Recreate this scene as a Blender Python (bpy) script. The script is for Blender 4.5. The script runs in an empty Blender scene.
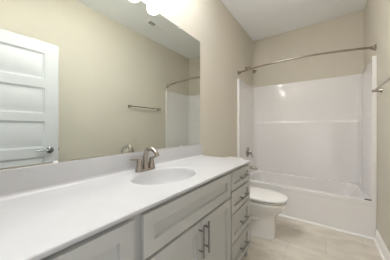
import bpy, bmesh, math
from mathutils import Vector, Matrix

S = bpy.context.scene
COL = S.collection
PI = math.pi

# ------------------------------------------------------------------ camera, world, light, exposure
F_PX, YAW, V0 = 181.03, 35.428, 128.11
CAM = (1.075, 0.0, 1.158)
cd = bpy.data.cameras.new('camera')
cam = bpy.data.objects.new('camera', cd)
COL.objects.link(cam)
cam.location = CAM
cam.rotation_euler = (PI / 2, 0, math.radians(YAW))
cd.sensor_fit = 'HORIZONTAL'
cd.sensor_width = 36.0
cd.lens = F_PX / 390 * 36.0
cd.shift_y = -(130 - V0) / 390
cd.clip_start = 0.02
S.camera = cam

world = bpy.data.worlds.new('world')
S.world = world
world.use_nodes = True
bg = world.node_tree.nodes['Background']
bg.inputs[0].default_value = (1.0, 0.99, 0.98, 1)
bg.inputs[1].default_value = 0.45
SHADE_GLOW = 3.0
BULB_GLOW = 4.0
BULB_WATT = 6.5

S.view_settings.view_transform = 'Standard'
S.view_settings.look = 'None'
S.view_settings.gamma = 1.0
S.view_settings.use_curve_mapping = False
S.view_settings.exposure = 1.2
S.cycles.use_adaptive_sampling = False
S.cycles.use_denoising = True
S.cycles.use_guiding = True
S.cycles.guiding_training_samples = 32
S.cycles.sample_clamp_indirect = 4.0
S.cycles.max_bounces = 16
S.cycles.diffuse_bounces = 10
S.cycles.glossy_bounces = 8


# ------------------------------------------------------------------ measures of the room
W = 1.524
YB = 3.394
SY_ = 2.995
YF = 0.02
ZC = 2.787
YT = 2.615            # front of the tub
ZT = 0.391            # tub rim
ZS = 1.909            # top of surround
ZCT = 0.870           # vanity top
YV0, YV1 = 0.035, 1.611
DV = 0.540


# ------------------------------------------------------------------ materials
def mat(name, col, rough=0.5, metal=0.0, spec=0.5, var=0.0, vscale=4.0, bump=0.0, bscale=60.0, coat=0.0):
    m = bpy.data.materials.new(name)
    m.use_nodes = True
    nt = m.node_tree
    b = nt.nodes['Principled BSDF']
    b.inputs['Roughness'].default_value = rough
    b.inputs['Metallic'].default_value = metal
    b.inputs['Specular IOR Level'].default_value = spec
    b.inputs['Coat Weight'].default_value = coat
    b.inputs['Coat Roughness'].default_value = 0.08
    tc = nt.nodes.new('ShaderNodeTexCoord')
    n = nt.nodes.new('ShaderNodeTexNoise')
    n.inputs['Scale'].default_value = vscale
    n.inputs['Detail'].default_value = 5
    nt.links.new(tc.outputs['Object'], n.inputs['Vector'])
    r = nt.nodes.new('ShaderNodeValToRGB')
    r.color_ramp.elements[0].position = 0.3
    r.color_ramp.elements[1].position = 0.7
    r.color_ramp.elements[0].color = tuple(c * (1 - var) for c in col) + (1,)
    r.color_ramp.elements[1].color = tuple(min(1, c * (1 + var)) for c in col) + (1,)
    nt.links.new(n.outputs['Fac'], r.inputs['Fac'])
    nt.links.new(r.outputs['Color'], b.inputs['Base Color'])
    if bump:
        n2 = nt.nodes.new('ShaderNodeTexNoise')
        n2.inputs['Scale'].default_value = bscale
        n2.inputs['Detail'].default_value = 3
        nt.links.new(tc.outputs['Object'], n2.inputs['Vector'])
        bp = nt.nodes.new('ShaderNodeBump')
        bp.inputs['Strength'].default_value = bump
        bp.inputs['Distance'].default_value = 0.01
        nt.links.new(n2.outputs['Fac'], bp.inputs['Height'])
        nt.links.new(bp.outputs['Normal'], b.inputs['Normal'])
    return m


M = {}
M['wall'] = mat('beige_wall_paint', (0.63, 0.592, 0.515), 0.75, spec=0.25, var=0.012, bump=0.04, bscale=220)
M['ceiling'] = mat('ceiling_paint', (0.905, 0.925, 0.95), 0.9, spec=0.2, var=0.01, bump=0.08, bscale=160)
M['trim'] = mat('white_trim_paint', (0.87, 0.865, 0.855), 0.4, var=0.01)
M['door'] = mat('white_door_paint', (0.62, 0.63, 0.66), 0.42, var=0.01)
M['acrylic'] = mat('white_acrylic', (0.80, 0.782, 0.78), 0.09, var=0.006, bump=0.012, bscale=3.0, coat=0.6)
M['tub'] = mat('white_tub_acrylic', (0.79, 0.772, 0.77), 0.18, var=0.006)
M['porcelain'] = mat('white_porcelain', (0.80, 0.785, 0.76), 0.07, var=0.006, coat=0.4)
M['seat'] = mat('white_seat_plastic', (0.82, 0.81, 0.79), 0.2, var=0.006)
M['marble'] = mat('white_cultured_marble', (0.57, 0.57, 0.58), 0.26, var=0.05, vscale=3.2)
M['cabinet'] = mat('light_grey_cabinet_paint', (0.46, 0.46, 0.44), 0.42, var=0.01)
M['nickel'] = mat('brushed_nickel', (0.40, 0.355, 0.305), 0.25, metal=1.0, var=0.04, vscale=40)
M['pull'] = mat('satin_nickel_pull', (0.27, 0.26, 0.25), 0.32, metal=1.0, var=0.04, vscale=40)
M['chrome'] = mat('satin_chrome', (0.30, 0.31, 0.33), 0.22, metal=1.0, var=0.03, vscale=40)
M['mirror'] = mat('mirror_silver', (0.72, 0.755, 0.715), 0.0, metal=1.0)
M['clip'] = mat('clear_clip_plastic', (0.85, 0.85, 0.84), 0.2, var=0.01)
M['dark'] = mat('dark_grey_plastic', (0.10, 0.10, 0.10), 0.5, var=0.05)
M['vent'] = mat('vent_louver_metal', (0.33, 0.33, 0.33), 0.6, var=0.02)
M['plate'] = mat('white_plastic', (0.86, 0.86, 0.85), 0.5, var=0.01)


def glow_mat(name, col, strength):
    m = bpy.data.materials.new(name)
    m.use_nodes = True
    b = m.node_tree.nodes['Principled BSDF']
    b.inputs['Base Color'].default_value = (0.9, 0.9, 0.88, 1)
    b.inputs['Roughness'].default_value = 0.3
    b.inputs['Emission Color'].default_value = col + (1,)
    b.inputs['Emission Strength'].default_value = strength
    return m


M['shade'] = glow_mat('lit_frosted_glass', (1.0, 0.985, 0.97), SHADE_GLOW)
M['bulb'] = glow_mat('lit_bulb', (0.98, 0.985, 1.0), BULB_GLOW)


def floor_mat():
    m = bpy.data.materials.new('stone_look_floor_tile')
    m.use_nodes = True
    nt = m.node_tree
    b = nt.nodes['Principled BSDF']
    tc = nt.nodes.new('ShaderNodeTexCoord')
    mp = nt.nodes.new('ShaderNodeMapping')
    mp.inputs['Location'].default_value = (0.13, 0.08, 0)
    nt.links.new(tc.outputs['Object'], mp.inputs['Vector'])
    br = nt.nodes.new('ShaderNodeTexBrick')
    br.offset = 0.5
    br.inputs['Scale'].default_value = 1.0
    br.inputs['Brick Width'].default_value = 0.61
    br.inputs['Row Height'].default_value = 0.305
    br.inputs['Mortar Size'].default_value = 0.0025
    br.inputs['Mortar Smooth'].default_value = 0.3
    br.inputs['Color1'].default_value = (0.70, 0.655, 0.585, 1)
    br.inputs['Color2'].default_value = (0.67, 0.625, 0.555, 1)
    br.inputs['Mortar'].default_value = (0.54, 0.50, 0.445, 1)
    nt.links.new(mp.outputs['Vector'], br.inputs['Vector'])
    st = nt.nodes.new('ShaderNodeMapping')
    st.inputs['Scale'].default_value = (2.2, 5.5, 1)
    nt.links.new(tc.outputs['Object'], st.inputs['Vector'])
    n = nt.nodes.new('ShaderNodeTexNoise')
    n.inputs['Scale'].default_value = 2.0
    n.inputs['Detail'].default_value = 6
    n.inputs['Distortion'].default_value = 0.45
    nt.links.new(st.outputs['Vector'], n.inputs['Vector'])
    r = nt.nodes.new('ShaderNodeValToRGB')
    r.color_ramp.elements[0].position = 0.30
    r.color_ramp.elements[1].position = 0.72
    r.color_ramp.elements[0].color = (0.86, 0.84, 0.82, 1)
    r.color_ramp.elements[1].color = (1.08, 1.08, 1.08, 1)
    nt.links.new(n.outputs['Fac'], r.inputs['Fac'])
    mx = nt.nodes.new('ShaderNodeMix')
    mx.data_type = 'RGBA'
    mx.blend_type = 'MULTIPLY'
    mx.inputs['Factor'].default_value = 1.0
    nt.links.new(br.outputs['Color'], mx.inputs['A'])
    nt.links.new(r.outputs['Color'], mx.inputs['B'])
    nt.links.new(mx.outputs['Result'], b.inputs['Base Color'])
    b.inputs['Roughness'].default_value = 0.42
    return m


M['floor'] = floor_mat()

# ------------------------------------------------------------------ mesh helpers
ORIGIN = {}


class MB:
    """collects shapes, in room coordinates, for ONE mesh object"""

    def __init__(self):
        self.bm = bmesh.new()

    def box(self, x0, x1, y0, y1, z0, z1, bev=0.0, seg=2):
        t = bmesh.new()
        bmesh.ops.create_cube(t, size=1)
        for v in t.verts:
            v.co = Vector((x0 + (v.co.x + .5) * (x1 - x0), y0 + (v.co.y + .5) * (y1 - y0), z0 + (v.co.z + .5) * (z1 - z0)))
        if bev:
            bmesh.ops.bevel(t, geom=t.edges[:], offset=bev, segments=seg, affect='EDGES', profile=0.5)
        self._merge(t)
        return self

    def _merge(self, t):
        me = bpy.data.meshes.new('tmp')
        t.to_mesh(me)
        t.free()
        self.bm.from_mesh(me)
        bpy.data.meshes.remove(me)

    def loft(self, rings, closed=True, cap0=True, cap1=True):
        bm = self.bm
        vr = [[bm.verts.new(p) for p in r] for r in rings]
        n = len(vr[0])
        for a, b in zip(vr[:-1], vr[1:]):
            for i in range(n if closed else n - 1):
                j = (i + 1) % n
                try:
                    bm.faces.new((a[i], a[j], b[j], b[i]))
                except ValueError:
                    pass
        if cap0:
            bm.faces.new(list(reversed(vr[0])))
        if cap1:
            bm.faces.new(vr[-1])
        return self

    def tube(self, pts, r, n=12, caps=True):
        pts = [Vector(p) for p in pts]
        rs = r if isinstance(r, (list, tuple)) else [r] * len(pts)
        rings = []
        up = None
        for i, p in enumerate(pts):
            if i == 0:
                d = pts[1] - p
            elif i == len(pts) - 1:
                d = p - pts[i - 1]
            else:
                d = (pts[i + 1] - p).normalized() + (p - pts[i - 1]).normalized()
            d.normalize()
            if up is None:
                up = d.orthogonal().normalized()
            u = (up - d * up.dot(d)).normalized()
            up = u
            w = d.cross(u)
            rings.append([p + (u * math.cos(2 * PI * k / n) + w * math.sin(2 * PI * k / n)) * rs[i] for k in range(n)])
        return self.loft(rings, True, caps, caps)

    def lathe(self, prof, base, axis=(0, 0, 1), n=24, sx=1.0, sy=1.0):
        """prof = [(radius, height)] along axis from base"""
        a = Vector(axis).normalized()
        q = a.to_track_quat('Z', 'Y').to_matrix()
        base = Vector(base)
        rings = []
        for r, h in prof:
            rings.append([base + q @ Vector((r * sx * math.cos(2 * PI * k / n), r * sy * math.sin(2 * PI * k / n), h)) for k in range(n)])
        return self.loft(rings, True, True, True)

    def build(self, name, m, parent=None, smooth=True, ang=38, wn=False):
        bm = self.bm
        bmesh.ops.remove_doubles(bm, verts=bm.verts[:], dist=1e-6)
        bmesh.ops.recalc_face_normals(bm, faces=bm.faces[:])
        if smooth:
            for f in bm.faces:
                f.smooth = True
            for e in bm.edges:
                e.smooth = not (len(e.link_faces) == 2 and e.calc_face_angle(0) > math.radians(ang))
        org = Vector((0, 0, 0))
        if parent is not None:
            org = ORIGIN[parent.name]
            for v in bm.verts:
                v.co -= org
        me = bpy.data.meshes.new(name)
        bm.to_mesh(me)
        bm.free()
        me.materials.append(M[m])
        o = bpy.data.objects.new(name, me)
        COL.objects.link(o)
        if parent is not None:
            o.parent = parent
        if wn:
            wm = o.modifiers.new('weighted', 'WEIGHTED_NORMAL')
            wm.keep_sharp = True
            wm.weight = 100
        ORIGIN[o.name] = org
        return o


def thing(name, loc, label, cat, group=None):
    o = bpy.data.objects.new(name, None)
    o.empty_display_size = 0.1
    COL.objects.link(o)
    o.location = loc
    ORIGIN[o.name] = Vector(loc)
    return tag(o, label, cat, group)


def tag(o, label=None, cat=None, group=None, kind=None):
    if label:
        o['label'] = label
    if cat:
        o['category'] = cat
    if group:
        o['group'] = group
    if kind:
        o['kind'] = kind
    return o


def struct(o, label=None):
    o['kind'] = 'structure'
    if label:
        o['label'] = label
    return o


def rrect(x0, x1, y0, y1, z, r, n=6):
    out = []
    for cx, cy, a0 in ((x1 - r, y1 - r, 0), (x0 + r, y1 - r, 90), (x0 + r, y0 + r, 180), (x1 - r, y0 + r, 270)):
        for k in range(n + 1):
            a = math.radians(a0 + 90 * k / n)
            out.append(Vector((cx + r * math.cos(a), cy + r * math.sin(a), z)))
    return out


def bez(p0, p1, p2, p3, n=12):
    out = []
    for i in range(n + 1):
        t = i / n
        out.append(Vector(p0) * (1 - t) ** 3 + Vector(p1) * 3 * t * (1 - t) ** 2 + Vector(p2) * 3 * t * t * (1 - t) + Vector(p3) * t ** 3)
    return out


# ------------------------------------------------------------------ the room
T = 0.11
DX0, DX1, DZ = 0.50, 1.277, 2.055      # doorway in the front wall
struct(MB().box(-T, W + T, YF - T, YB + T, -0.1, 0).build('floor', 'floor', smooth=False), 'pale beige stone-look tile floor')
struct(MB().box(-T, W + T, YF - T, YB + T, ZC, ZC + 0.1).build('ceiling', 'ceiling', smooth=False), 'smooth white ceiling')
struct(MB().box(-T, 0, YF, YB, 0, ZC).build('wall_left', 'wall', smooth=False), 'beige wall behind the vanity mirror and toilet')
struct(MB().box(W, W + T, YF, YB, 0, ZC).build('wall_right', 'wall', smooth=False), 'beige wall carrying the towel bar')
struct(MB().box(-T, W + T, YB, YB + T, 0, ZC).build('wall_back', 'wall', smooth=False), 'beige wall above the bathtub surround')
wf = MB()
wf.box(-T, DX0, YF - T, YF, 0, ZC).box(DX1, W + T, YF - T, YF, 0, ZC).box(DX0, DX1, YF - T, YF, DZ, ZC)
struct(wf.build('wall_front', 'wall', smooth=False), 'beige wall with the doorway')

# door casing
c = MB()
c.box(DX0 - 0.002, DX0 + 0.016, YF - T, YF, 0, DZ).box(DX1 - 0.016, DX1 + 0.002, YF - T, YF, 0, DZ)
c.box(DX0, DX1, YF - T, YF, DZ - 0.016, DZ + 0.002)
struct(c.build('trim_1', 'trim'), 'white door jamb')


def board(mb, p, q, h, nrm, th=0.014):
    """a baseboard with an eased top from p to q, thickness towards nrm"""
    p, q, nrm = Vector((*p, 0)), Vector((*q, 0)), Vector((*nrm, 0))
    prof = [(0, 0), (th, 0), (th, h * 0.78), (th * 0.75, h * 0.86), (th * 0.45, h * 0.92), (th * 0.35, h), (0, h)]
    mb.loft([[a + nrm * d + Vector((0, 0, z)) for d, z in prof] for a in (p, q)])
    return mb


struct(board(MB(), (W, YF), (W, YT), 0.115, (-1, 0)).build('baseboard_right', 'trim'), 'white baseboard along the right wall')
struct(board(MB(), (0, YV1 + 0.004), (0, YT), 0.115, (1, 0)).build('baseboard_left', 'trim'), 'white baseboard behind the toilet')
q = MB()
qp = [(0, 0)] + [(0.019 * math.cos(a), 0.019 * math.sin(a)) for a in (0, .4, .8, 1.2, PI / 2)]
q.loft([[Vector((x, YT - d, z)) for d, z in qp] for x in (0.016, W - 0.015)])
struct(q.build('trim_2', 'trim'), 'white quarter-round strip along the foot of the bathtub apron')
q = MB()
q.loft([[Vector((W - 0.014 - d * 0.8, y, z * 0.9)) for d, z in qp] for y in (YF, YT - 0.02)])
struct(q.build('trim_3', 'trim'), 'white quarter-round strip along the right baseboard')

# ------------------------------------------------------------------ the open door leaf (seen in the mirror)
XD0, XD1 = 1.268, 1.303
YD0, YD1 = 0.03, 0.737
door = thing('door_1', (XD0, YD0, 0), 'white five-panel door standing open, seen in the mirror', 'door')
door['kind'] = 'structure'
pz = [(0.25, 0.512), (0.602, 0.868), (0.958, 1.226), (1.306, 1.568), (1.658, 1.925)]
py0, py1 = YD0 + 0.118, YD1 - 0.118


def panelled(mb, y0, y1, z0, z1, xf, xb, openings, inset, depth, sgn):
    """slab whose face at xf has sunk panels; sgn = direction from face into the slab"""
    bm = mb.bm
    zs = sorted({z0, z1, *[z for _, _, a, b in openings for z in (a, b)]})
    ys = sorted({y0, y1, *[y for a, b, _, _ in openings for y in (a, b)]})

    def quad(a, b, c_, d):
        bm.faces.new([bm.verts.new(p) for p in (a, b, c_, d)])
    for i in range(len(ys) - 1):
        for j in range(len(zs) - 1):
            ya, yb_, za, zb = ys[i], ys[i + 1], zs[j], zs[j + 1]
            if any(o[0] - 1e-6 <= ya and yb_ <= o[1] + 1e-6 and o[2] - 1e-6 <= za and zb <= o[3] + 1e-6 for o in openings):
                continue
            quad((xf, ya, za), (xf, yb_, za), (xf, yb_, zb), (xf, ya, zb))
    for a, b, lo, hi in openings:
        prof = inset
        prev = (a, b, lo, hi, xf)
        for ins, dep in prof:
            cur = (a + ins, b - ins, lo + ins, hi - ins, xf + sgn * dep)
            P = [(prev[4], prev[0], prev[2]), (prev[4], prev[1], prev[2]), (prev[4], prev[1], prev[3]), (prev[4], prev[0], prev[3])]
            Q = [(cur[4], cur[0], cur[2]), (cur[4], cur[1], cur[2]), (cur[4], cur[1], cur[3]), (cur[4], cur[0], cur[3])]
            for k in range(4):
                l = (k + 1) % 4
                quad(P[k], P[l], Q[l], Q[k])
            prev = cur
        quad((prev[4], prev[0], prev[2]), (prev[4], prev[1], prev[2]), (prev[4], prev[1], prev[3]), (prev[4], prev[0], prev[3]))
    # edges + back
    for (A, B) in (((y0, z0), (y1, z0)), ((y1, z0), (y1, z1)), ((y1, z1), (y0, z1)), ((y0, z1), (y0, z0))):
        quad((xf, *A), (xf, *B), (xb, *B), (xb, *A))
    quad((xb, y0, z0), (xb, y1, z0), (xb, y1, z1), (xb, y0, z1))
    return mb


DOORPROF = [(0.003, 0.006), (0.010, 0.008), (0.014, 0.013), (0.026, 0.013), (0.046, 0.006)]
# face towards the room (-x) and face towards the wall (+x)
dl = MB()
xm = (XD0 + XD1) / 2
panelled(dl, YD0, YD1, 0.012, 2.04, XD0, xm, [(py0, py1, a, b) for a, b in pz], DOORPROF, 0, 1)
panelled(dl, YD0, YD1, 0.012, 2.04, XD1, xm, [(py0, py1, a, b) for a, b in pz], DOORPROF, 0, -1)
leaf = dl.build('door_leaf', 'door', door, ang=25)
for s, x in ((-1, XD0), (1, XD1)):
    h = MB()
    hy, hz = YD1 - 0.076, 0.93
    h.lathe([(0.0, -0.001), (0.033, -0.001), (0.033, 0.005), (0.028, 0.010), (0.014, 0.013), (0.011, 0.02), (0.011, 0.038), (0.0, 0.042)],
            (x, hy, hz), (s, 0, 0))
    xx = x + s * 0.038
    h.tube(bez((xx, hy + 0.008, hz), (xx + s * .006, hy - .04, hz + .008), (xx, hy - .07, hz - .004), (xx - s * .004, hy - .112, hz + .004), 10),
           [0.009, .0095, .0092, .009, .0088, .0085, .008, .0078, .0075, .007, .006])
    tag(h.build('door_handle', 'chrome', door), 'satin chrome lever handle')
MB().box(XD0 + 0.005, XD1 - 0.005, YD1 - 0.001, YD1 + 0.0015, 0.90, 0.96, 0.0005).box(xm - 0.007, xm + 0.007, YD1, YD1 + 0.009, 0.92, 0.94, 0.002).build('latch', 'chrome', door)
for hz in (0.22, 1.02, 1.82):
    MB().lathe([(0.0, 0), (0.006, 0), (0.006, 0.09), (0.0, 0.09)], (XD1 + 0.004, YD0 - 0.004, hz), n=12).build('hinge', 'chrome', door)

# ------------------------------------------------------------------ bathtub
tub = thing('bathtub', (W / 2, (YT + YB) / 2, 0), 'white alcove bathtub with plain front apron at the end of the room', 'bathtub')
e = 0.002
t = MB()
X0, X1, Y0, Y1 = e, W - e, YT, YB - e
R = [rrect(X0, X1, Y0 + .008, Y1, 0.001, .004),
     rrect(X0, X1, Y0 + .007, Y1, ZT - .060, .004),
     rrect(X0, X1, Y0 + .005, Y1, ZT - .050, .004),
     rrect(X0, X1, Y0 + .001, Y1, ZT - .040, .004),
     rrect(X0, X1, Y0, Y1, ZT - .014, .004),
     rrect(X0, X1, Y0 + .004, Y1, ZT - .005, .004),
     rrect(X0, X1, Y0 + .014, Y1, ZT, .006)]
bx0, bx1, by0, by1 = .10, W - .085, YT + .085, YB - .075
R += [rrect(bx0 - .012, bx1 + .012, by0 - .012, by1 + .012, ZT, .13),
      rrect(bx0 - .003, bx1 + .003, by0 - .003, by1 + .003, ZT - .006, .125),
      rrect(bx0 + .003, bx1 - .004, by0 + .003, by1 - .003, ZT - .020, .12),
      rrect(bx0 + .03, bx1 - .09, by0 + .02, by1 - .02, ZT - .16, .12),
      rrect(bx0 + .06, bx1 - .20, by0 + .04, by1 - .04, ZT - .29, .12),
      rrect(bx0 + .09, bx1 - .25, by0 + .07, by1 - .07, ZT - .325, .11),
      rrect(bx0 + .14, bx1 - .31, by0 + .12, by1 - .12, ZT - .335, .08)]
t.loft(R)
t.build('tub_body', 'tub', tub, wn=True)
MB().lathe([(0, 0), (.035, 0), (.035, .006), (.02, .010), (0, .010)], (bx0 + .018, SY_, .285), (1, 0, -.15)).build('overflow_plate', 'nickel', tub)
MB().lathe([(0, 0), (.03, 0), (.028, .005), (.01, .007), (0, .007)], (.36, SY_, ZT - .3355)).build('drain', 'nickel', tub)
# small dark thing lying on the tub rim
tag(MB().lathe([(0, 0), (.024, 0), (.027, .004), (.024, .009), (.012, .011), (0, .011)], (W - .062, YT + .026, ZT), n=20, sx=1.25, sy=.6)
    .build('tub_stopper', 'dark'), 'small dark oval stopper lying on the right end of the tub rim', 'stopper')


# ------------------------------------------------------------------ tub surround (three moulded wall panels)
def surround():
    s = MB()

    def U(o, fl, z, r=0.05, n=6):
        """inner line: from left front, along left wall, back, right wall, to right front"""
        pts = [(fl, YT), (fl, YT + .030), (o + .004, YT + .042), (o, YT + .055)]
        pts += [(o, YB - o - r)]
        for k in range(1, n + 1):
            a = PI - k * (PI / 2) / n
            pts.append((o + r + r * math.cos(a), YB - o - r + r * math.sin(a)))
        pts += [(W - o - r, YB - o)]
        for k in range(1, n + 1):
            a = PI / 2 - k * (PI / 2) / n
            pts.append((W - o - r + r * math.cos(a), YB - o - r + r * math.sin(a)))
        pts += [(W - o, YT + .055), (W - o - .004, YT + .042), (W - fl, YT + .030), (W - fl, YT)]
        # outer line back along the walls
        g = e
        out = [(W - g, YT), (W - g, YB - g), (g, YB - g), (g, YT)]
        return [Vector((x, y, z)) for x, y in pts + out]
    lv = [(.032, .038, ZT), (.032, .038, 1.235), (.030, .037, 1.252), (.027, .036, 1.262), (.0255, .036, 1.272),
          (.025, .036, 1.285), (.025, .036, ZS - .006), (.021, .032, ZS)]
    s.loft([U(o, f, z) for o, f, z in lv])
    return s


so = surround().build('tub_surround', 'acrylic', ang=30, wn=True)
tag(so, 'glossy white three-sided surround panels standing on the bathtub rim', 'tub surround')

# ------------------------------------------------------------------ vanity top with integral bowl and backsplash
BX, BY, BA, BB = 0.272, 0.818, 0.165, 0.228
top = thing('countertop', (DV / 2, (YV0 + YV1) / 2, ZCT - .02), 'long white marble vanity top with one oval sunken sink', 'countertop')


def vanity_top():
    m = MB()
    x0, x1, y0, y1 = e, DV, YV0, YV1
    angs = [2 * PI * k / 96 for k in range(96)]
    for cx_, cy_ in ((x0, y0), (x1, y0), (x1, y1), (x0, y1)):
        a = math.atan2(cy_ - BY, cx_ - BX) % (2 * PI)
        i = min(range(96), key=lambda k: abs((angs[k] - a + PI) % (2 * PI) - PI))
        angs[i] = a

    def rect(ins, z):
        out = []
        for a in angs:
            c_, s_ = math.cos(a), math.sin(a)
            ts = []
            if c_ > 1e-9: ts.append((x1 - BX) / c_)
            if c_ < -1e-9: ts.append((x0 - BX) / c_)
            if s_ > 1e-9: ts.append((y1 - BY) / s_)
            if s_ < -1e-9: ts.append((y0 - BY) / s_)
            tt = min(ts)
            x, y = BX + c_ * tt, BY + s_ * tt
            x = min(max(x, x0 + ins * 0), x1 - ins)
            y = min(max(y, y0 + ins), y1 - ins)
            out.append(Vector((x, y, z)))
        return out

    def ell(k, z, dx=0.0):
        out = []
        for a in angs:
            c_, s_ = math.cos(a), math.sin(a)
            rr = 1 / math.sqrt((c_ / BA) ** 2 + (s_ / BB) ** 2)
            out.append(Vector((BX + dx + c_ * rr * k, BY + s_ * rr * k, z)))
        return out
    zt, zb = ZCT, ZCT - .021
    rings = [ell(0.15, zb - .125, -.02), ell(.55, zb - .115, -.01), ell(.85, zb - .08), ell(1.0, zb - .035), ell(1.04, zb), rect(.009, zb), rect(.007, zb + .002), rect(.0005, zt - .007), rect(0, zt - .004), rect(.002, zt - .0012), rect(.005, zt),
             ell(1.03, zt), ell(1.0, zt - .0015), ell(.975, zt - .006), ell(.955, zt - .016), ell(.92, zt - .04), ell(.85, zt - .075), ell(.72, zt - .105),
             ell(.55, zt - .122, -.008), ell(.35, zt - .130, -.015), ell(.13, zt - .134, -.02)]
    m.loft(rings)
    return m


vanity_top().build('counter_slab', 'marble', top, ang=30, wn=True)
cv_ = MB().box(e, .021, YV0, YV1, ZCT - .0005, .988, .003)
rc = .017
cp = [(.018, ZCT - .0004), (.018, ZCT + rc)] + [(.021 + rc - rc * math.cos(k * PI / 12), ZCT + rc - rc * math.sin(k * PI / 12)) for k in range(7)] + [(.021 + rc, ZCT - .0004)]
cv_.loft([[Vector((x, y, z)) for x, z in cp] for y in (YV0 + .001, YV1 - .001)])
cv_.build('backsplash', 'marble', top, wn=True)
MB().lathe([(0, 0), (.021, 0), (.021, .003), (.016, .005), (.013, .003), (.013, .007), (.004, .009), (0, .009)], (BX - .02, BY, ZCT - .1345)).build('sink_drain', 'nickel', top)

# ------------------------------------------------------------------ vanity cabinet
van = thing('vanity_cabinet', (.25, (YV0 + YV1) / 2, 0), 'light grey shaker vanity cabinet with bar pulls under the marble top', 'cabinet')
XF = 0.512
CY0, CY1 = YV0 + .006, YV1 - .002
ZB, ZTOP = .100, ZCT - .0215
body = MB()
body.box(e, XF, CY0, CY0 + .018, 0.001, ZTOP).box(e, XF, CY1 - .018, CY1, 0.001, ZTOP)
body.box(e, XF - .02, CY0 + .018, CY1 - .018, ZB, ZB + .018)
body.box(e, .014, CY0 + .018, CY1 - .018, ZB + .018, ZTOP)
for y in (.415, 1.209):
    body.box(XF - .3, XF - .02, y - .009, y + .009, ZB + .018, .72)
# face frame
for ya, yb_ in ((CY0 + .018, CY0 + .042), (.385, .444), (1.189, 1.229), (CY1 - .042, CY1 - .018)):
    body.box(XF - .02, XF, ya, yb_, ZB, ZTOP)
for ya, yb_ in ((CY0 + .042, .385), (.444, 1.189), (1.229, CY1 - .042)):
    body.box(XF - .02, XF, ya, yb_, ZTOP - .03, ZTOP).box(XF - .02, XF, ya, yb_, ZB, ZB + .03)
body.box(XF - .02, XF, .444, 1.189, .638, .685)
body.build('cabinet_body', 'cabinet', van)
MB().box(XF - .085, XF - .070, CY0 + .018, CY1 - .018, 0.001, ZB).build('toe_kick', 'cabinet', van)
FRONTPROF = [(0.002, .014), (0.004, 0.0145)]
XO = XF + .022


def front(name, y0, y1, z0, z1, st=.052, rail=None):
    mb = MB()
    rl = rail or st
    panelled(mb, y0, y1, z0, z1, XO, XF + .0002, [(y0 + st, y1 - st, z0 + rl, z1 - rl)], FRONTPROF, 0, -1)
    return mb.build(name, 'cabinet', van, ang=20)


def pull(parent, p, axis, length):
    """bar pull with two posts"""
    mb = MB()
    a = Vector(axis)
    p = Vector(p)
    c0 = p + Vector((.030, 0, 0))
    mb.tube([c0 - a * length / 2, c0 + a * length / 2], .0055, 12)
    for s in (-1, 1):
        b = p + a * s * length * .32
        mb.tube([b - Vector((.0005, 0, 0)), b + Vector((.026, 0, 0))], .0048, 10)
    return mb.build('handle', 'pull', parent)


front('false_drawer_front', .435, 1.199, .669, .835)
dL = front('cabinet_door', .435, .8215, .106, .655)
dR = front('cabinet_door', .8275, 1.199, .106, .655)
pull(dL, (XO, .798, .562), (0, 0, 1), .168)
pull(dR, (XO, .852, .562), (0, 0, 1), .168)
ZD = [(.700, .835), (.533, .688), (.315, .521), (.106, .303)]
dS = front('cabinet_door', CY0 + .001, .392, .106, .835)
pull(dS, (XO, CY0 + .028, .70), (0, 0, 1), .168)
for ya, yb_ in ((1.220, CY1 - .0005),):
    for za, zb in ZD:
        d = front('drawer', ya, yb_, za, zb, .046, .040)
        pull(d, (XO, (ya + yb_) / 2 + (.018 if ya > 1 else 0), (za + zb) / 2), (0, 1, 0), .16)

# ------------------------------------------------------------------ faucet
fx, fy, fz = .082, BY - .005, ZCT + .0006
fau = thing('faucet', (fx, fy, fz), 'brushed nickel two-handle faucet behind the oval sink', 'faucet')
b = MB()
b.loft([[Vector((fx + p.x * k, fy + p.y * k, fz + z)) for p in rrect(-.026, .026, -.078, .078, 0, .025)] for k, z in ((1, 0), (1, .006), (.96, .011), (.86, .014))])
b.build('base_plate', 'nickel', fau)
for s in (-1, 1):
    hb = MB()
    hb.lathe([(0, 0), (.025, 0), (.0235, .012), (.019, .035), (.0155, .055), (.0155, .062), (.011, .070), (0, .072)], (fx, fy + s * .052, fz + .012))
    hb.tube(bez((fx, fy + s * .052, fz + .074), (fx, fy + s * .065, fz + .080), (fx - .004, fy + s * .085, fz + .078), (fx - .006, fy + s * .112, fz + .086), 8),
            [.010, .009, .0085, .008, .0078, .0075, .007, .0065, .005], 12)
    hb.build('handle', 'nickel', fau)
sp = MB()
sp.lathe([(0, 0), (.024, 0), (.021, .015), (.018, .03), (0, .032)], (fx, fy, fz + .012))
path = bez((fx, fy, fz + .03), (fx - .004, fy, fz + .118), (fx + .012, fy, fz + .160), (fx + .055, fy, fz + .150), 12)[:-1] + \
    bez((fx + .055, fy, fz + .150), (fx + .085, fy, fz + .144), (fx + .108, fy, fz + .128), (fx + .118, fy, fz + .104), 10)
sp.tube(path, [.019 - .0055 * min(1, i / 14) for i in range(len(path))], 16)
sp.build('spout', 'nickel', fau)
MB().tube([(fx - .022, fy, fz + .012), (fx - .022, fy, fz + .085)], .003, 8).lathe([(0, 0), (.006, .002), (.006, .012), (0, .016)], (fx - .022, fy, fz + .083), n=12).build('lift_rod', 'nickel', fau)

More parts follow.
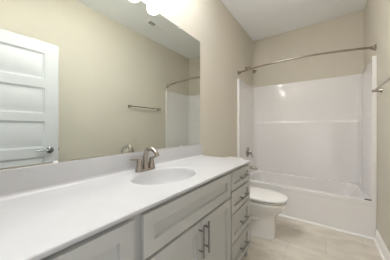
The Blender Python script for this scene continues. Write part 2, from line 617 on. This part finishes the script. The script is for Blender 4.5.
# ------------------------------------------------------------------ mirror
ZM0, ZM1 = .9885, 2.073
mir = thing('wall_mirror', (.0, (YV0 + YV1) / 2, ZM0), 'wide frameless wall mirror above the vanity backsplash', 'mirror')
MB().box(.001, .0065, YV0 + .02, YV1 - .016, ZM0 + .006, ZM1).build('mirror_glass', 'mirror', mir, smooth=False)
for y, z in ((.325, ZM0), (1.28, ZM0), (.325, ZM1), (1.255, ZM1)):
    s = 1 if z == ZM1 else -1
    mb = MB().box(.0067, .010, y - .010, y + .010, z - .011, z + .011, .001)
    if s == 1:
        mb.box(.0012, .010, y - .010, y + .010, z + .0004, z + .011, .001)
    cl = mb.build('mirror_clip', 'clip', mir)
    if s == 1:
        MB().lathe([(0, 0), (.0055, 0), (.004, .002), (0, .0025)], (.0098, y, z + .005), (1, 0, 0), 10).build('screw', 'dark', cl)

# ------------------------------------------------------------------ vanity light
LX, LY, LZ = .085, .827, 2.110
vl = thing('vanity_light', (0, LY, 2.27), 'three-shade vanity light above the mirror with lit frosted glass', 'wall lamp')
bp_ = MB()
bp_.box(e, .022, LY - .31, LY + .31, 2.205, 2.275, .006)
bp_.build('backplate', 'nickel', vl)
for k in (-1, 0, 1):
    y = LY + k * .187
    MB().tube([(.02, y, 2.275), (.024, y, 2.250), (.030, y, 2.225)], .009, 12).box(.0265, .0335, y - .012, y + .012, 2.16, 2.25, .002).build('arm', 'nickel', vl)
    pr_o = [(.006, .0), (.034, .001), (.042, .005), (.0455, .013), (.047, .03), (.048, .08), (.050, .14)]
    pr_i = [(.047, .14), (.045, .08), (.044, .03), (.042, .013), (.034, .006), (.006, .005)]
    sh = MB()
    n = 28
    rings = [[Vector((LX + r * math.cos(2 * PI * j / n), y + r * math.sin(2 * PI * j / n), LZ + h)) for j in range(n)] for r, h in pr_o + pr_i]
    sh.loft(rings, True, True, True)
    so_ = sh.build('lamp_shade', 'shade', vl)
    MB().lathe([(0, 0), (.014, 0), (.014, .025), (.012, .03), (.016, .042), (.021, .058), (.021, .068), (.014, .082), (0, .087)], (LX, y, LZ + .0055), n=16).build('bulb', 'bulb', so_)
    pl = bpy.data.lights.new('bulb_light', 'AREA')
    pl.energy = BULB_WATT
    pl.color = (0.98, 0.985, 1.0)
    pl.shape = 'DISK'
    pl.size = .088
    pl.spread = math.radians(120)
    po = bpy.data.objects.new('bulb_light', pl)
    COL.objects.link(po)
    po.location = (LX, y, LZ + .1395)
    po.rotation_euler = (PI, 0, 0)

# ------------------------------------------------------------------ toilet
TY = 2.06
toi = thing('toilet', (.45, TY, 0), 'white two-piece toilet with closed lid between vanity and bathtub', 'toilet')


def egg(xb, xf, hw, z, n=40, p=2.25, wide=0.42):
    """rounded outline: widest at share `wide` from the back"""
    out = []
    xf -= .008
    xm_ = xb + (xf - xb) * wide
    for k in range(n):
        a = 2 * PI * k / n
        c_, s_ = math.cos(a), math.sin(a)
        ax = (xf - xm_) if c_ >= 0 else (xm_ - xb)
        x = xm_ + ax * math.copysign(abs(c_) ** (2 / p), c_)
        y = TY + hw * math.copysign(abs(s_) ** (2 / p), s_)
        out.append(Vector((x, y, z)))
    return out


bw = MB()
bw.loft([egg(.20, .668, .118, 0.001, p=3), egg(.20, .670, .120, .012, p=3), egg(.205, .668, .116, .022, p=3), egg(.21, .668, .112, .10, p=3),
         egg(.21, .668, .112, .19, p=2.8), egg(.21, .674, .120, .228, p=2.6), egg(.21, .70, .142, .262, p=2.4), egg(.21, .735, .162, .30, p=2.3), egg(.21, .760, .176, .33),
         egg(.21, .772, .183, .363), egg(.21, .774, .184, .379), egg(.215, .770, .180, .386),
         egg(.29, .725, .135, .386), egg(.30, .715, .125, .375), egg(.33, .68, .105, .32), egg(.38, .60, .06, .25)])
bw.build('bowl', 'porcelain', toi)
bk = MB()
bk.loft([rrect(.03, .32, TY - .105, TY + .105, .30, .03), rrect(.025, .30, TY - .14, TY + .14, .36, .03), rrect(.025, .29, TY - .15, TY + .15, .386, .03)])
bk.build('tank_platform', 'porcelain', toi)
tw = MB()
for s in (-1, 1):
    tw.tube(bez((.20, TY + s * .095, .06), (.30, TY + s * .110, .10), (.40, TY + s * .112, .22), (.52, TY + s * .095, .20), 10), [.030, .033, .036, .037, .037, .037, .036, .034, .030, .026, .02], 12)
tw.build('trapway', 'porcelain', toi)
tk = MB()
tk.loft([rrect(.030, .205, TY - .19, TY + .19, .3862, .03), rrect(.024, .215, TY - .205, TY + .205, .45, .035), rrect(.022, .222, TY - .22, TY + .22, .735, .035)])
tk.build('tank', 'porcelain', toi)
tl = MB()
tl.loft([rrect(.016, .230, TY - .228, TY + .228, .7355, .035), rrect(.014, .234, TY - .232, TY + .232, .745, .035), rrect(.014, .234, TY - .232, TY + .232, .765, .035), rrect(.022, .226, TY - .224, TY + .224, .774, .03)])
tl.build('tank_lid', 'porcelain', toi)
fl = MB()
fl.lathe([(0, 0), (.012, 0), (.012, .008), (0, .01)], (.2225, TY - .16, .69), (1, 0, 0), 14).tube([(.233, TY - .165, .69), (.237, TY - .13, .688), (.237, TY - .085, .682)], [.006, .006, .005], 10)
fl.build('flush_lever', 'nickel', toi)
st_ = MB()
st_.loft([egg(.290, .760, .170, .3885), egg(.285, .764, .173, .393), egg(.278, .768, .177, .395), egg(.278, .768, .177, .4015), egg(.283, .764, .173, .404),
          egg(.36, .700, .115, .404), egg(.36, .700, .115, .3885), egg(.290, .760, .170, .3885)], cap0=False, cap1=False)
st_.build('seat', 'seat', toi)
ld_ = MB()
ld_.loft([egg(.272, .772, .180, .4135), egg(.262, .783, .190, .4145), egg(.257, .787, .193, .419), egg(.257, .787, .193, .428), egg(.262, .781, .188, .4345), egg(.29, .74, .155, .4395), egg(.36, .66, .08, .442)])
ld_.build('seat_lid', 'seat', toi)
for s in (-1, 1):
    MB().box(.232, .272, TY + s * .075 - .02, TY + s * .075 + .02, .3865, .428, .006).build('seat_hinge', 'seat', toi)
    MB().lathe([(0, 0), (.016, 0), (.015, .012), (.008, .018), (0, .019)], (.44, TY + s * .128, 0.001), n=14).build('bolt_cap', 'porcelain', toi)

# ------------------------------------------------------------------ shower fittings on the left wall
SY = 2.995
xs = .0365
va = thing('shower_valve', (xs, SY, .75), 'brushed nickel shower valve lever on the surround above the spout', 'valve')
MB().lathe([(0, 0), (.085, 0), (.084, .004), (.07, .010), (.035, .014), (0, .014)], (xs, SY, .755), (1, 0, 0), 32).build('escutcheon', 'nickel', va)
MB().lathe([(0, 0), (.027, 0), (.025, .03), (.022, .05), (0, .053)], (xs + .013, SY, .755), (1, 0, 0)).tube([(xs + .05, SY, .755), (xs + .058, SY + .008, .725), (xs + .064, SY + .018, .69), (xs + .066, SY + .022, .672)], [.011, .010, .009, .007], 12).build('lever_handle', 'nickel', va)
spt = thing('tub_spout', (xs, SY, .50), 'brushed nickel tub spout below the shower valve', 'spout')
MB().lathe([(0, 0), (.034, 0), (.034, .006), (.026, .012), (0, .012)], (xs, SY, .503), (1, 0, 0)).tube(
    [(xs + .01, SY, .503), (xs + .06, SY, .503), (xs + .11, SY, .500), (xs + .138, SY, .492), (xs + .15, SY, .476)], [.026, .026, .025, .023, .018], 18).build('spout_body', 'nickel', spt)
MB().lathe([(0, 0), (.006, .002), (.007, .016), (.005, .02), (0, .021)], (xs + .125, SY, .513), n=12).build('diverter_knob', 'nickel', spt)
sh = thing('shower_arm_fixture', (0, SY, 2.168), 'small nickel shower head and arm on the wall above the surround', 'shower head')
MB().lathe([(0, 0), (.032, 0), (.030, .005), (.015, .012), (0, .012)], (.0005, SY, 2.168), (1, 0, 0)).build('wall_flange', 'nickel', sh)
MB().tube(bez((.005, SY, 2.168), (.05, SY, 2.183), (.085, SY, 2.173), (.115, SY, 2.128), 10), .0095, 12).build('shower_arm', 'nickel', sh)
ax = Vector((.62, 0, -.78)).normalized()
MB().lathe([(0, 0), (.013, 0), (.015, .012), (.012, .022), (.018, .034), (.034, .058), (.037, .066), (.034, .070), (0, .070)], (.110, SY, 2.135), ax).build('spray_head', 'nickel', sh)

# ------------------------------------------------------------------ curved curtain rod
RY, RZ = 2.661, 2.010
rod = thing('curtain_rod', (0, RY, RZ), 'curved nickel shower curtain rod spanning above the bathtub', 'curtain rod')
N = 32
pts = []
for i in range(N + 1):
    u = i / N
    pts.append((.010 + u * (W - .020), RY - .155 * math.sin(PI * u) ** .9 if 0 < u < 1 else RY, RZ))
MB().tube(pts, .0125, 12).build('rod', 'nickel', rod)
for x, s in ((0.0005, 1), (W - .0005, -1)):
    MB().lathe([(0, 0), (.036, 0), (.035, .006), (.024, .016), (.018, .04), (.016, .042), (0, .042)], (x, RY, RZ), (s, 0, 0)).build('end_flange', 'nickel', rod)

# ------------------------------------------------------------------ towel bar on the right wall
TZ = 1.515
TY0, TY1 = 1.785, 2.415
tb = thing('towel_bar', (W, (TY0 + TY1) / 2, TZ), 'straight nickel towel bar on the right wall before the tub', 'towel bar')
MB().tube([(W - .058, TY0 - .012, TZ), (W - .058, TY1 + .012, TZ)], .008, 12).build('bar', 'nickel', tb)
for y in (TY0, TY1):
    MB().lathe([(0, 0), (.026, 0), (.025, .005), (.016, .014), (.011, .03), (.012, .05), (.013, .066), (.010, .070), (0, .071)], (W - .0005, y, TZ), (-1, 0, 0)).build('bracket', 'nickel', tb)

# ------------------------------------------------------------------ ceiling fittings (seen in the mirror)
cv = thing('exhaust_fan', (1.11, 1.95, ZC), 'white ceiling exhaust fan with dark slatted grille, seen in the mirror', 'fan')
vx0, vx1, vy0, vy1 = 1.05, 1.17, 1.82, 2.11
vm0, vm1 = 1.955, 1.97
fr = MB()
zb_, zt_ = ZC - .012, ZC - .0005
fr.box(vx0, vx1, vy0, vy0 + .02, zb_, zt_, .003).box(vx0, vx1, vy1 - .02, vy1, zb_, zt_, .003).box(vx0 + .02, vx1 - .02, vm0, vm1, zb_, zt_, .002)
fr.box(vx0, vx0 + .02, vy0 + .02, vy1 - .02, zb_, zt_, .003).box(vx1 - .02, vx1, vy0 + .02, vy1 - .02, zb_, zt_, .003)
fr.build('fan_frame', 'plate', cv)
MB().box(vx0 + .018, vx1 - .018, vy0 + .018, vm0 + .002, ZC - .0025, ZC - .0006).build('grille_backing', 'dark', cv)
for k in range(7):
    y = vy0 + .028 + k * .0165
    t_ = MB()
    t_.loft([[Vector((x, y - .006, ZC - .003)), Vector((x, y - .0048, ZC - .003)), Vector((x, y + .004, ZC - .0095)), Vector((x, y + .0028, ZC - .0095))] for x in (vx0 + .019, vx1 - .019)])
    t_.build('slat', 'vent', cv)
fc = MB()
fc.loft([rrect(vx0 + .018, vx1 - .018, vm1 - .002, vy1 - .018, ZC - .001, .01), rrect(vx0 + .018, vx1 - .018, vm1 - .002, vy1 - .018, ZC - .013, .01), rrect(vx0 + .03, vx1 - .03, vm1 + .01, vy1 - .03, ZC - .018, .01)])
fc.build('light_lens', 'plate', cv)
